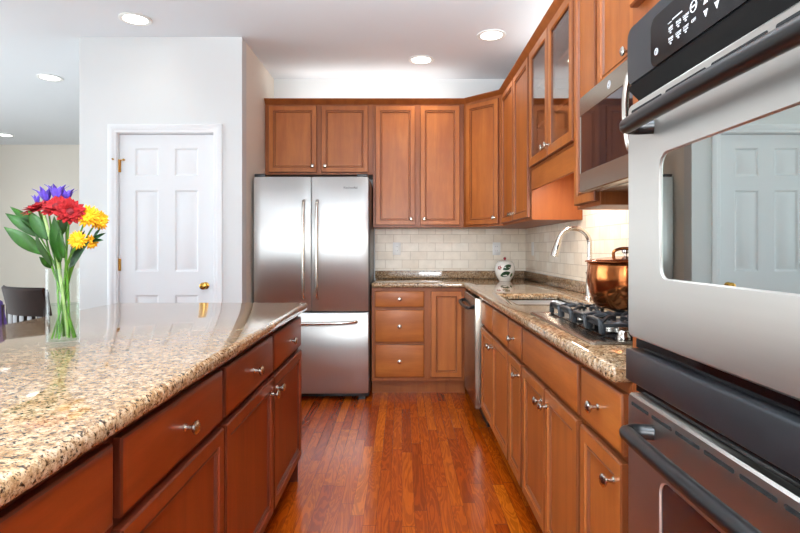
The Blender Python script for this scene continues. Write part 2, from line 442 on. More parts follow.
def door(parent, x0, x1, z0, z1, knobpos=None, wood='maple', glass=False, y=0):
    mb = MB()
    if glass:
        p = [(0, .020), (0, .004), (.004, 0), (.047, 0), (.051, .005), (.056, .003), (.056, .020), (0, .020)]
        mb.loops([rect(x0+i, x1-i, z0+i, z1-i, q+y) for i, q in p], False, False)
    else: profile(mb, x0, x1, z0, z1, [(i, q+y) for i, q in DOORP])
    def groove(p):  # grooves get glaze; sides and outer chamfer get painted edge shade
        q = p.center.y-y
        if abs(p.normal.y) < .1 and q > .0045: return True
        dx = min(abs(p.center.x-x0), abs(p.center.x-x1)); dz = min(abs(p.center.z-z0), abs(p.center.z-z1))
        if min(dx, dz) < .003 and q < .004: return True
        return abs(p.normal.y) > .05 and (.003 < q < .0105) and not (abs(q-.004) < .0008) and p.area < .02
    o = mb.build('door', wood+'_v', parent, glaze=(wood+'_glaze', groove))
    if glass: MB().box(x0+.054, x1-.054, y+.009, y+.013, z0+.054, z1-.054).build('glass_pane', 'pane_glass', o)
    if knobpos: knob(o, knobpos[0], knobpos[1], y)
    return o
def drawer(parent, x0, x1, z0, z1, k=True, wood='maple', name='drawer'):
    mb = MB(); profile(mb, x0, x1, z0, z1, DRAWP)
    o = mb.build(name, wood+'_h', parent, glaze=(wood+'_glaze', lambda p: abs(p.normal.y) < .8))
    if k: knob(o, (x0+x1)/2, (z0+z1)/2)
    return o
DZ0, DZ1, WZ0, WZ1 = .140, .679, .699, .846
BASE = .874
def base_cab(name, label, loc, rz, w, dep, wood='maple'):
    c = thing(name, label, 'cabinet', loc, rz)
    return c

# --- back run (faces -Y); front of doors at Y=4.41
YC = 4.41
c = thing('drawer_cabinet', 'three-drawer wooden base cabinet standing right beside the refrigerator', 'cabinet', (-.247, YC, 0))
carcass(.455, .113, BASE, YB-YC).build('body', 'maple_body', c)
for z0, z1 in ((.714, .846), (.431, .694), (.146, .411)): drawer(c, .028, .427, z0, z1)
c = thing('base_cabinet', 'narrow one-door base cabinet between the three-drawer unit and the dishwasher corner', 'cabinet', (.208, YC, 0))
m = carcass(.312, .113, BASE, YB-YC); m.box(.312, XR-.212, .18, .60, .113, BASE-.0)
m.build('body', 'maple_body', c)
door(c, .026, .278, DZ0+.006, .846)
# --- right run (faces -X); front of doors at X=.52
XC = .52; DEP = XR-XC; RZ = -PI/2
c = thing('corner_filler', 'thin wooden corner filler strip between the base cabinets and the dishwasher', 'panel', (XC, YC-.02, 0), RZ)
MB().box(0, .145, .022, .042, .113, BASE).box(0, .145, .09, .108, 0, .113).build('panel', 'maple_v', c)
# dishwasher
c = thing('dishwasher', 'stainless dishwasher with dark towel-bar handle below the granite counter corner', 'dishwasher', (XC, 4.235, 0), RZ)
MB().box(0.002, .60, .03, DEP-.01, .1, BASE-.004).build('body', 'black_plastic', c)
dd = MB().box(.004, .622, -.036, .028, .125, .862, .006, 3).build('door', 'stainless_dark', c)
MB().tube(smooth([(.06, -.036, .80), (.065, -.075, .79), (.31, -.085, .785), (.555, -.075, .79), (.56, -.036, .80)]), .012).build('handle', 'black_plastic', dd)
MB().box(.004, .60, .05, .07, .0, .118).build('toe_panel', 'black_plastic', c)
def rcab(label, y0, y1, fronts, toe=True):
    c = thing('base_cabinet', label, 'cabinet', (XC, y0, 0), RZ)
    carcass(y0-y1, .113, BASE, DEP, top=False).build('body', 'maple_body', c)
    for f in fronts: f(c)
    return c
G = .010
def K(y0, y): return y0-y
y0, y1 = 3.60, 2.685
W_ = y0-y1; hm = W_/2
rcab('two-door base cabinet with plain false fronts under the sink, beside the dishwasher', y0, y1, [
    lambda c: drawer(c, .012, hm-G, WZ0, WZ1, False, name='false_drawer_front'), lambda c: drawer(c, hm+G, W_-.016, WZ0, WZ1, False, name='false_drawer_front'),
    lambda c: door(c, .012, hm-.003, DZ0, DZ1, (hm-.035, DZ1-.055)), lambda c: door(c, hm+.003, W_-.016, DZ0, DZ1, (hm+.035, DZ1-.055))])
y0, y1 = 2.685, 2.38
rcab('narrow base cabinet with one drawer and door between the sink and cooktop cabinets', y0, y1, [
    lambda c: drawer(c, .016, .289, WZ0, WZ1), lambda c: door(c, .016, .289, DZ0, DZ1, (.25, DZ1-.055))])
y0, y1 = 2.38, 1.61
W_ = y0-y1; hm = W_/2
rcab('wide two-door base cabinet under the gas cooktop with one long false front', y0, y1, [
    lambda c: drawer(c, .018, W_-.016, WZ0, WZ1, False, name='false_drawer_front'),
    lambda c: door(c, .018, hm-.004, DZ0, DZ1, (hm-.038, DZ1-.055)), lambda c: door(c, hm+.004, W_-.016, DZ0, DZ1, (hm+.038, DZ1-.055))])
y0, y1 = 1.61, 1.282
W_ = y0-y1
rcab('narrow base cabinet with one drawer and door beside the tall oven cabinet', y0, y1, [
    lambda c: drawer(c, .016, W_-.014, WZ0, WZ1), lambda c: door(c, .016, W_-.014, DZ0, DZ1, (W_-.055, DZ1-.055))])

# --- L countertop with sink hole
def grid_slab(xs, ys, skip, z0, z1, bev=.014):
    b = bmesh.new(); vd = {}
    def V(x, y, z):
        k = (round(x, 5), round(y, 5), z)
        if k not in vd: vd[k] = b.verts.new((x, y, z))
        return vd[k]
    cells = {(i, j) for i in range(len(xs)-1) for j in range(len(ys)-1) if not skip(i, j)}
    for i, j in cells:
        q = [(xs[i], ys[j]), (xs[i+1], ys[j]), (xs[i+1], ys[j+1]), (xs[i], ys[j+1])]
        b.faces.new([V(*p, z1) for p in q]); b.faces.new([V(*p, z0) for p in reversed(q)])
        for (di, dj), (A, B) in {(0, -1): (q[0], q[1]), (1, 0): (q[1], q[2]), (0, 1): (q[2], q[3]), (-1, 0): (q[3], q[0])}.items():
            if (i+di, j+dj) not in cells: b.faces.new((V(*A, z0), V(*B, z0), V(*B, z1), V(*A, z1)))
    bmesh.ops.recalc_face_normals(b, faces=b.faces[:])
    es = [e for e in b.edges if len(e.link_faces) == 2 and e.calc_face_angle() > .5]
    bmesh.ops.bevel(b, geom=es, offset=bev, segments=3, profile=.5, affect='EDGES')
    return b
SX0, SX1, SY0, SY1 = .585, .955, 2.72, 3.34
ct = thing('granite_countertop', 'L-shaped speckled tan granite countertop running from refrigerator to the ovens', 'countertop')
xs = [-.247, .492, SX0, SX1, XR]; ys = [1.283, SY0, SY1, 4.385, YB]
def skip(i, j):
    if i == 0 and j < 3: return True
    return i == 2 and j == 1
m = MB(); m.add(grid_slab(xs, ys, skip, BASE+.0, .914)); m.build('slab', 'granite', ct)
m = MB(); m.box(-.247, XR-.022, YB-.022, YB, .9142, .985, .003).box(XR-.022, XR, 1.283, YB, .9142, .985, .003)
m.build('upstand', 'granite', ct)

# --- tile backsplash
TB = MB().box(-.247, XR-.01, YB-.010, YB-.001, .986, 1.375)
quick('tile_backsplash', 'travertine_back', 'cream travertine subway tile backsplash on the back wall behind the painted jar', 'backsplash', TB)
TB = MB().box(XR-.010, XR-.001, 1.283, YB-.011, .986, 1.371).box(XR-.010, XR-.001, 2.545, 3.425, 1.371, 1.60)
quick('tile_backsplash', 'travertine_side', 'cream travertine subway tile backsplash on the right wall behind faucet and pot', 'backsplash', TB)

# --- island
XI = -.51
isl_y = [-.2, .40, .985, 1.575, 2.175, 2.78]
labs = ['island cabinet section nearest the camera, mostly below the frame', 'island base cabinet second from the camera, under the granite edge at lower left',
        'middle island base cabinet with one drawer over a door, left foreground', 'island base cabinet next to last towards the refrigerator, drawer over door',
        'far end island base cabinet with one drawer and door, nearest the refrigerator']
for i in range(1, 5):
    a0, a1 = isl_y[i], isl_y[i+1]; w_ = a1-a0
    c = thing('island_cabinet', labs[i], 'cabinet', (XI, a0, 0), PI/2)
    mm = carcass(w_, .113, BASE, .90)
    if i == 4: mm.box(w_, w_+.006, .022, .90, .0, BASE)
    mm.build('body', 'cherry_body', c)
    drawer(c, .014, w_-.014, WZ0, WZ1, True, 'cherry')
    left = (i % 2 == 0)   # knob side (local x small = camera side)
    kx = .014+.035 if left else w_-.014-.035
    door(c, .010, w_-.010, DZ0, DZ1, (kx, DZ1-.055), 'cherry')
it = MB(); it.add(grid_slab([-1.465, -.484], [.15, 2.80], lambda i, j: False, BASE, .914))
quick('island_countertop', 'granite', 'polished tan granite island top in the left foreground holding the flower vase', 'countertop', it)

# --- upper cabinets
UZ0, UZ1 = 1.372, 2.44
UD = .355  # door front to wall
YU = YB-UD; XU = XR-UD+.02
def upper(label, loc, rz, w, z0, z1, dep, doors, name='upper_cabinet'):
    c = thing(name, label, 'cabinet', loc, rz)
    carcass(w, z0, z1, dep, toe=False).build('body', 'maple_body', c)
    for x0, x1, kx in doors: door(c, x0, x1, z0+.018, z1-.028, (kx, z0+.018+.05) if kx else None)
    return c
w_ = .934
upper('short two-door wall cabinet mounted above the refrigerator', (-1.178, YU, 0), 0, .928, 1.825, UZ1, UD,
      [(.035, .448, .413), (.486, .888, .521)])
upper('tall two-door wall cabinet between refrigerator cabinet and diagonal corner cabinet', (-.249, YU, 0), 0, .779, UZ0, UZ1, UD,
      [(.022, .362, .327), (.405, .745, .440)])
# diagonal corner
A = Vector((.532, YU)); B = Vector((.790, 4.405)); dv = B-A; L_ = dv.length; ang = math.atan2(dv.y, dv.x)
c = thing('corner_cabinet', 'angled one-door wall cabinet set diagonally in the kitchen corner', 'cabinet', (A.x, A.y, 0), ang)
m = MB().box(0.004, L_-.004, .022, .04, UZ0, UZ1)
ca, sa = math.cos(-ang), math.sin(-ang)
def loc2(x, y):
    x -= A.x; y -= A.y; return (x*ca-y*sa, x*sa+y*ca)
pts = [loc2(.532, YU+.024), loc2(.532, YB-.002), loc2(XR-.002, YB-.002), loc2(XR-.002, 4.405), loc2(.812, 4.405)]
m.poly(pts, UZ0, UZ1).build('body', 'maple_body', c)
door(c, .018, L_-.018, UZ0+.018, UZ1-.028, (L_-.018-.035, UZ0+.068))
# right uppers
XU = .795; UDR = XR-XU
y0, y1 = 4.40, 3.43
W_ = y0-y1
upper('two-door wall cabinet on the right wall between corner cabinet and glass-door cabinet', (XU, y0, 0), RZ, W_, UZ0, UZ1, UDR,
      [(.03, W_/2-.006, W_/2-.04), (W_/2+.006, W_-.03, W_/2+.04)])
# glass cabinet
y0, y1 = 3.43, 2.54; W_ = y0-y1
c = thing('glass_door_cabinet', 'wall cabinet with two glass doors and a plain wood valance above the sink', 'cabinet', (XU, y0, 0), RZ)
gz0, gz1 = 1.682, UZ1
m = carcass(W_, gz0, gz1, UDR, toe=False, plate=False)
m.box(0, .03, .022, .04, gz0, gz1).box(W_-.03, W_, .022, .04, gz0, gz1).box(W_/2-.02, W_/2+.02, .022, .04, gz0, gz1)
m.box(.03, W_-.03, .022, .04, gz1-.04, gz1).box(.03, W_-.03, .022, .04, gz0, gz0+.035)
m.build('body', 'maple_body', c)
for z in (1.94, 2.19): MB().box(.02, W_-.02, .05, UDR-.01, z, z+.018).build('shelf', 'maple_h', c)
for x0, x1, kx in ((.012, W_/2-.004, W_/2-.04), (W_/2+.004, W_-.012, W_/2+.04)): door(c, x0, x1, gz0+.015, gz1-.028, (kx, gz0+.07), glass=True)
MB().box(0, W_, .022, .041, 1.560, gz0-.001, .001, 1).build('valance', 'maple_h', c)
lt = thing('sink_light', 'hidden strip light under the glass-door cabinet, over the sink', 'light', (XU+.09, 2.985, 1.672))
MB().box(-.03, .03, -.25, .25, -.004, .009, .003).build('housing', 'white_plastic', lt)
MB().box(-.022, .022, -.24, .24, -.007, -.0042).build('diffuser', 'lamp_glow', lt)
area('sink_lamp', (0, 0, -.012), (0, 0, 0), .04, .45, 4.5, (1, .9, .76), lt)
for lab, lc, rz_, ln, pw in (('uplight strip lying on top of the back wall cabinets', (-.28, 4.86, UZ1+.001), 0, 1.5, 1.8),
                         ('uplight strip lying on top of the right wall cabinets', (XR-.16, 2.95, UZ1+.001), RZ, 2.5, 2.6)):
    lt = thing('cabinet_top_light', lab, 'light', lc, rz_)  # unseen uplights added to brighten the ceiling and upper wall
    MB().box(-ln/2, ln/2, -.03, .03, 0, .014, .002).build('housing', 'white_plastic', lt)
    MB().box(-ln/2+.01, ln/2-.01, -.02, .02, .0142, .017).build('diffuser', 'white_plastic', lt)
    area('strip_lamp', (0, 0, .022), (PI, 0, 0), ln-.04, .04, pw, (1, .97, .92), lt)
# narrow cabinet beside microwave
y0, y1 = 2.54, 2.24; W_ = y0-y1
upper('narrow one-door wall cabinet between glass-door cabinet and microwave', (XU, y0, 0), RZ, W_, UZ0, UZ1, UDR, [(.016, W_-.016, None)])
y0, y1 = 2.24, 1.48; W_ = y0-y1
upper('two-door wall cabinet directly above the microwave', (XU, y0, 0), RZ, W_, 1.812, UZ1, UDR,
      [(.016, W_/2-.004, W_/2-.04), (W_/2+.004, W_-.016, W_/2+.04)])
y0, y1 = 1.48, 1.283; W_ = y0-y1
upper('slim wall cabinet between microwave and tall oven cabinet', (XU, y0, 0), RZ, W_, UZ0, UZ1, UDR, [(.014, W_-.014, .05)])

# crown moulding
cr = [(0, 0), (-.006, .004), (-.010, .012), (-.024, .028), (-.030, .034), (-.034, .045)]
path = [(-1.178, YU+.022), (.523, YU+.022), (XU+.012, 4.40), (XU+.022, 4.385), (XU+.022, 1.283)]
path = [(-1.178, YU+.022), (.5415, YU+.022), (XU+.022, 4.412), (XU+.022, 1.283)]
m = MB(); P = [Vector(p) for p in path]; loops = []
for i, p in enumerate(P):
    t1 = (P[i]-P[i-1]).normalized() if i else (P[1]-P[0]).normalized()
    t2 = (P[i+1]-P[i]).normalized() if i < len(P)-1 else t1
    n1 = Vector((t1.y, -t1.x)); n2 = Vector((t2.y, -t2.x)); nn = (n1+n2).normalized(); nn = nn/ max(.3, nn.dot(n1))
    lp = [(p.x-nn.x*q[0]*1.0, p.y-nn.y*q[0]*1.0, UZ1-.012+q[1]) for q in cr]
    lp += [(p.x-nn.x*.018, p.y-nn.y*.018, UZ1-.012+.045), (p.x-nn.x*.0, p.y-nn.y*.0, UZ1-.012+.045)]
    loops.append(lp)
m.loops(loops); quick('crown_moulding', 'maple_body', 'stained wood crown moulding along the tops of the upper cabinets', 'moulding', m)

# ------------------------------------------------------------------ refrigerator
F = thing('refrigerator', 'stainless french-door refrigerator with bottom freezer drawer', 'refrigerator', (-1.165, 4.235, 0))
FW = .912
MB().box(.004, FW-.004, .075, .765, .03, 1.74, .006).build('body', 'oven_black', F)
def fdoor(x0, x1, z0, z1, name):
    m = MB(); n = 14; lps = []
    b = []
    # gently bowed front
    prof = []
    for i in range(n+1):
        t = i/n; x = x0+(x1-x0)*t; e = min(t, 1-t)
        y = .012 - .012*math.sqrt(max(0, 1-(2*t-1)**4)) + (0.006 if i in (0, n) else 0)
        prof.append((x, y))
    prof += [(x1, .068), (x0, .068)]
    m.loops([[(x, y+.004, z0) for x, y in prof], [(x, y, z0+.006) for x, y in prof], [(x, y, z1-.006) for x, y in prof], [(x, y+.004, z1) for x, y in prof]])
    return m.build(name, 'stainless', F)
mid = .457
dl = fdoor(.008, mid-.004, .703, 1.748, 'door'); dr = fdoor(mid+.004, FW-.012, .703, 1.748, 'door')
fz = fdoor(.008, FW-.012, .062, .690, 'freezer_drawer')
for x, p in ((mid-.052, dl), (mid+.052, dr)):
    MB().tube(smooth([(x, -.0, .80), (x, -.03, .815), (x, -.052, .92), (x, -.058, 1.18), (x, -.052, 1.44), (x, -.03, 1.545), (x, -.0, 1.56)]), .0125, 12).build('handle', 'nickel', p)
MB().tube(smooth([(.10, 0, .622), (.11, -.03, .622), (.22, -.052, .617), (.457, -.058, .612), (.69, -.052, .617), (.80, -.03, .622), (.81, -0, .622)]), .0125, 12).build('handle', 'nickel', fz)
for x in (.012, FW-.10): MB().box(x, x+.085, .02, .13, 1.7495, 1.772, .004).build('hinge_cover', 'black_plastic', F)
MB().box(.01, FW-.01, .07, .09, .022, .058, .003).build('kick_grille', 'black_plastic', F)
for x in (.03, FW-.09): MB().box(x, x+.05, .075, .12, 0, .029).build('foot', 'black_plastic', F)
def text(parent, s, size, mat, mtx, name='lettering', ext=.0004):
    cu = bpy.data.curves.new('t', 'FONT'); cu.body = s; cu.size = size; cu.extrude = ext; cu.resolution_u = 2; cu.align_x = 'CENTER'
    o = bpy.data.objects.new('t', cu); COL.objects.link(o)
    me = bpy.data.meshes.new_from_object(o, depsgraph=None) if False else None
    bpy.context.view_layer.update(); dg = bpy.context.evaluated_depsgraph_get()
    me = bpy.data.meshes.new_from_object(o.evaluated_get(dg)); me.transform(mtx)
    bpy.data.objects.remove(o); bpy.data.curves.remove(cu)
    me.materials.clear(); me.materials.append(M[mat]); me.name = name
    r = bpy.data.objects.new(name, me); COL.objects.link(r); r.parent = parent; return r
FR = Matrix.Rotation(PI/2, 4, 'X')     # text standing, facing -Y
text(dr, 'KitchenAid', .024, 'print_dark', Matrix.Translation((.765, -.0012, 1.655)) @ FR)

# ------------------------------------------------------------------ tall oven cabinet and double oven
XO = .475; OY0 = 1.147; OW = .757
tc_ = thing('oven_cabinet', 'tall wooden cabinet at the right edge enclosing the double oven', 'cabinet', (XC, 1.28, 0), RZ)
TW = 1.022
m = MB(); D2 = XR-XC-.002
m.box(0, .018, .022, D2, 0, UZ1).box(TW-.018, TW, .022, D2, 0, UZ1).box(.018, TW-.018, D2-.01, D2, 0, UZ1)
m.box(.018, TW-.018, .022, D2-.01, UZ1-.018, UZ1).box(.018, TW-.018, .022, D2-.01, 1.685, 1.70).box(.018, TW-.018, .022, D2-.01, .33, .345)
m.box(.018, .128, .022, .042, .113, UZ1-.018).box(TW-.128, TW-.018, .022, .042, .113, UZ1-.018)
m.box(.128, TW-.128, .022, .042, 1.665, UZ1-.018).box(.128, TW-.128, .022, .042, .113, .37)
m.build('body', 'maple_body', tc_)
door(tc_, .03, TW/2-.004, 1.745, UZ1-.028, (TW/2-.04, 1.80)); door(tc_, TW/2+.004, TW-.03, 1.745, UZ1-.028, (TW/2+.04, 1.80))
drawer(tc_, .03, TW-.03, .14, .345)

O = thing('double_oven', 'stainless double wall oven with black curved handles, filling the right edge', 'oven', (XO, OY0, 0), RZ)
# local: x 0..OW toward camera, y=0 door face, +y into cabinet
MB().box(.012, OW-.012, .066, .60, .385, 1.655).build('body', 'black_plastic', O)
MB().box(-.006, OW+.006, .036, .066, .375, 1.665, .002).build('surround', 'oven_black', O)
# control panel (slightly proud, rounded corners)
m = MB()
m.loops([rr(0, OW, 1.529, 1.652, .022, .036), rr(0, OW, 1.529, 1.652, .022, .004), rr(.004, OW-.004, 1.533, 1.648, .02, -.002)])
cp = m.build('control_panel', 'oven_black', O)
gl = MB().loops([rr(.116, OW-.116, 1.532, 1.624, .020, -.002), rr(.116, OW-.116, 1.532, 1.624, .020, -.0045)]).build('display', 'black_gloss', cp)
def key(s, x, z, size, nm='key_print'): text(cp, s, size, 'print_white', Matrix.Translation((x, -.0048, z)) @ FR, nm, .0002)
def mark(x0, x1, z0, z1): MB().box(x0, x1, -.0053, -.0046, z0, z1).build('key_mark', 'print_white', cp)
for i, x in enumerate((.193, .220, .244)):
    for j, kk in enumerate((('TIMER', 'COOK', 'START'), ('BAKE', 'BROIL', 'CLEAN'))):
        z = 1.556+j*.019
        key(kk[i], x, z+.003, .0062); mark(x-.007, x+.007, z-.0005, z+.0010); mark(x-.002, x+.002, z-.005, z-.0025)
mark(.200, .232, 1.5905, 1.5925); mark(.184, .196, 1.589, 1.590)
def ringm(x, z, r, rr_=.0009):
    return MB().tube([(x+r*math.cos(2*PI*i/24), -.0050, z+r*math.sin(2*PI*i/24)) for i in range(25)], rr_, 6)
ringm(.268, 1.584, .009).box(.262, .274, -.0052, -.0046, 1.583, 1.5855).build('key_mark', 'print_white', cp)
key('OFF', .268, 1.559, .008)
ringm(.139, 1.557, .006, .0005).tube(smooth([(.1365, -.005, 1.560), (.139, -.005, 1.5615), (.139, -.005, 1.5525), (.1415, -.005, 1.554)], 3), .0005, 6).build('emblem', 'print_white', cp)
for x in (.303, .333, .363):
    for z, sgn in ((1.573, 1), (1.563, -1)):
        MB().loops([[(x-.006, -.0046, z), (x+.006, -.0046, z), (x, -.0046, z+.011*sgn)], [(x-.006, -.0052, z), (x+.006, -.0052, z), (x, -.0052, z+.011*sgn)]]).build('key_mark', 'print_white', cp)
# black shelf under panel
m = MB(); m.loops([[(.0, -.002, 1.529), (.0, .036, 1.529), (.0, .036, 1.4915)], [(OW, -.002, 1.529), (OW, .036, 1.529), (OW, .036, 1.4915)]])
m.build('vent_shelf', 'slot_dark', O)
def oven_door(z0, z1, wz0, wz1, hz, glassmat, wx0=.140):
    m = MB()
    loops = [rr(0, OW, z0, z1, .012, .034), rr(0, OW, z0, z1, .012, .004), rr(.004, OW-.004, z0+.004, z1-.004, .010, 0),
             rr(wx0, OW-wx0, wz0, wz1, .028, 0), rr(wx0+.003, OW-wx0-.003, wz0+.003, wz1-.003, .026, .004)]
    m.loops(loops, True, False)
    d = m.build('door', 'stainless_wide', O)
    MB().loops([rr(wx0+.002, OW-wx0-.002, wz0+.002, wz1-.002, .026, .0035), rr(wx0+.002, OW-wx0-.002, wz0+.002, wz1-.002, .026, .008)]).build('window_glass', glassmat, d)
    # handle: fat rounded bar bending back into the door
    q = .106
    pts = smooth([(q+.012, .0, hz), (q+.004, -.028, hz), (q+.012, -.046, hz), (q+.04, -.053, hz), (.38, -.057, hz), (OW-q-.04, -.053, hz), (OW-q-.012, -.046, hz), (OW-q-.004, -.028, hz), (OW-q-.012, 0, hz)])
    MB().tube(pts, [.0145]*len(pts), 14).build('handle', 'handle_black', d)
    return d
du = oven_door(1.010, 1.491, 1.136, 1.369, 1.424, 'mirror_glass')
dlow = oven_door(.40, .893, .46, .770, .845, 'tinted_glass')
def slots(d, z, segs):
    for x0, x1 in segs:
        MB().loops([rr(x0, x1, z-.0035, z+.0035, .0034, -.0006, 3), rr(x0, x1, z-.0035, z+.0035, .0034, .001, 3)]).build('vent_slot', 'slot_dark', d)
sg = [(.02+i*.09, .02+i*.09+.078) for i in range(8)]
slots(du, 1.474, [(.02+i*.145, .02+i*.145+.13) for i in range(5)])
slots(dlow, .874, sg)
MB().box(-.002, OW+.002, -.004, .036, .918, .984, .004, 3).build('mid_trim', 'oven_black', O)
MB().box(.0, OW, .018, .036, .895, .916).build('lower_gap', 'black_gloss', O)
MB().box(.0, OW, .018, .036, .986, 1.008).build('upper_gap', 'black_gloss', O)

# ------------------------------------------------------------------ microwave
XM = .728; MW = thing('microwave', 'stainless over-the-range microwave mounted above the cooktop', 'microwave', (XM, 2.236, 0), RZ)
MWW = .752; MD = XR-XM
MB().box(0, MWW, .045, MD, 1.432, 1.808, .002).build('body', 'black_plastic', MW)
m = MB(); m.loops([rr(0, .585, 1.420, 1.808, .006, .044), rr(0, .585, 1.420, 1.808, .006, .004), rr(.004, .581, 1.424, 1.804, .005, 0), rr(.008, .545, 1.497, 1.732, .004, 0), rr(.010, .543, 1.499, 1.730, .004, .003)], True, False)
md = m.build('door', 'stainless_dark', MW)
MB().loops([rr(.009, .544, 1.498, 1.731, .004, .0025), rr(.009, .544, 1.498, 1.731, .004, .006)]).build('window_glass', 'tinted_glass', md)
MB().tube(smooth([(.56, 0, 1.49), (.56, -.026, 1.50), (.56, -.038, 1.56), (.56, -.042, 1.62), (.56, -.038, 1.68), (.56, -.026, 1.73), (.56, 0, 1.745)]), .011, 12).build('handle', 'nickel', md)
cpm = MB().box(.588, MWW, 0, .044, 1.420, 1.808, .003).build('control_panel', 'black_gloss', MW)
MB().box(.602, MWW-.014, -.003, 0, 1.70, 1.76, .001).build('display', 'slot_dark', cpm)
for i in range(3):
    for j in range(4): MB().box(.606+i*.046, .642+i*.046, -.002, 0, 1.50+j*.045, 1.53+j*.045, .0008, 1).build('button', 'oven_black', cpm)
def ring2(x, z, r): return [(x+r*math.cos(2*PI*i/28), -.001, z+r*math.sin(2*PI*i/28)) for i in range(29)]
m = MB().tube(ring2(.322, 1.768, .013), .0013, 6)
m.tube(smooth([(.316, -.001, 1.772), (.320, -.001, 1.776), (.323, -.001, 1.768), (.321, -.001, 1.760), (.316, -.001, 1.764)], 4), .0011, 6)
m.tube(smooth([(.329, -.001, 1.774), (.325, -.001, 1.776), (.324, -.001, 1.766), (.328, -.001, 1.760), (.330, -.001, 1.767), (.326, -.001, 1.768)], 4), .0011, 6)
m.build('emblem', 'print_white', md)
MB().box(.03, MWW-.03, .06, MD-.05, 1.421, 1.432, .002).build('vent_grille', 'nickel', MW)

# ------------------------------------------------------------------ sink, faucet
sk = thing('sink', 'stainless undermount sink set in the granite counter below the faucet', 'sink', ((SX0+SX1)/2, (SY0+SY1)/2, BASE))
hx, hy = (SX1-SX0)/2, (SY1-SY0)/2
def rrz(hx, hy, r, z, n=6): return [(x, y, z) for x, _, y in [(p[0], 0, p[2]) for p in rr(-hx, hx, -hy, hy, r, 0, n)]]
MB().loops([rrz(hx+.012, hy+.012, .04, -.0015), rrz(hx+.001, hy+.001, .04, -.0015), rrz(hx-.012, hy-.012, .05, -.15), rrz(hx-.04, hy-.04, .05, -.165), rrz(.04, .04, .039, -.168)], False, True).build('basin', 'steel_sink', sk)
MB().lathe([(.038, 0), (.038, .003), (.030, .0035), (.010, .001)], (0, 0, -.168), 24).build('drain', 'nickel', sk)
fc = thing('faucet', 'brushed nickel gooseneck pull-down faucet behind the sink', 'faucet', (1.053, 3.06, .9145))
MB().lathe([(.030, 0), (.030, .006), (.024, .012), (.020, .02), (.019, .10), (.017, .11)], (0, 0, 0), 24).build('base', 'nickel', fc)
arc = [(0, 0, .10), (0, 0, .28)] + [(-.088+.088*math.cos(R(t)), 0, .302+.088*math.sin(R(t))) for t in range(0, 166, 11)]
MB().tube(smooth(arc, 3), .0135, 14).build('neck', 'nickel', fc)
e = Vector((-.088+.088*math.cos(R(165)), 0, .302+.088*math.sin(R(165)))); dr_ = Vector((-.26, 0, -.97)).normalized()
hd = MB().tube([e, e+dr_*.02, e+dr_*.06, e+dr_*.095], [.0155, .018, .021, .021], 16).build('spray_head', 'nickel', fc)
MB().box(e.x-.045, e.x-.008, -.006, .006, .245, .262, .002).bm.free()
MB().tube([e+dr_*.03+Vector((0, -.018, 0)), e+dr_*.055+Vector((0, -.0185, 0))], .004, 8).build('button', 'black_plastic', hd)
lv = MB().tube([(0, -.012, .065), (0, -.036, .068)], .011, 12).tube([(-.002, -.036, .068), (-.015, -.045, .11), (-.035, -.05, .145)], [.007, .006, .005], 8)
lv.build('lever', 'nickel', fc)

# ------------------------------------------------------------------ cooktop
ck = thing('gas_cooktop', 'stainless gas cooktop with black cast-iron grates set in the right counter', 'cooktop', (.545, 2.325, .9142), RZ)
CW, CD = .755, .52
MB().loops([[(x, y, z) for x, z0_, y in [(p[0], 0, p[2]) for p in rr(i, CW-i, i, CD-i, .012, 0, 4)]] for i, z in ((0, 0), (0, .004), (.006, .009), (.04, .009), (.046, .0065))]).build('tray', 'stainless_dark', ck)
MB().box(.05, CW-.03, .075, CD-.015, .0068, .0095, .001, 1).build('burner_pan', 'black_gloss', ck)
bl = [(.19, .183), (.19, .395), (.49, .183), (.49, .395)]
for x, y in bl:
    b_ = MB().lathe([(.052, .0098), (.052, .016), (.040, .022), (.034, .026)], (x, y, 0), 28).build('burner', 'nickel', ck)
    MB().lathe([(.040, .0262), (.042, .030), (.040, .034), (.020, .036)], (x, y, 0), 28).build('burner_cap', 'burner_cap', b_)
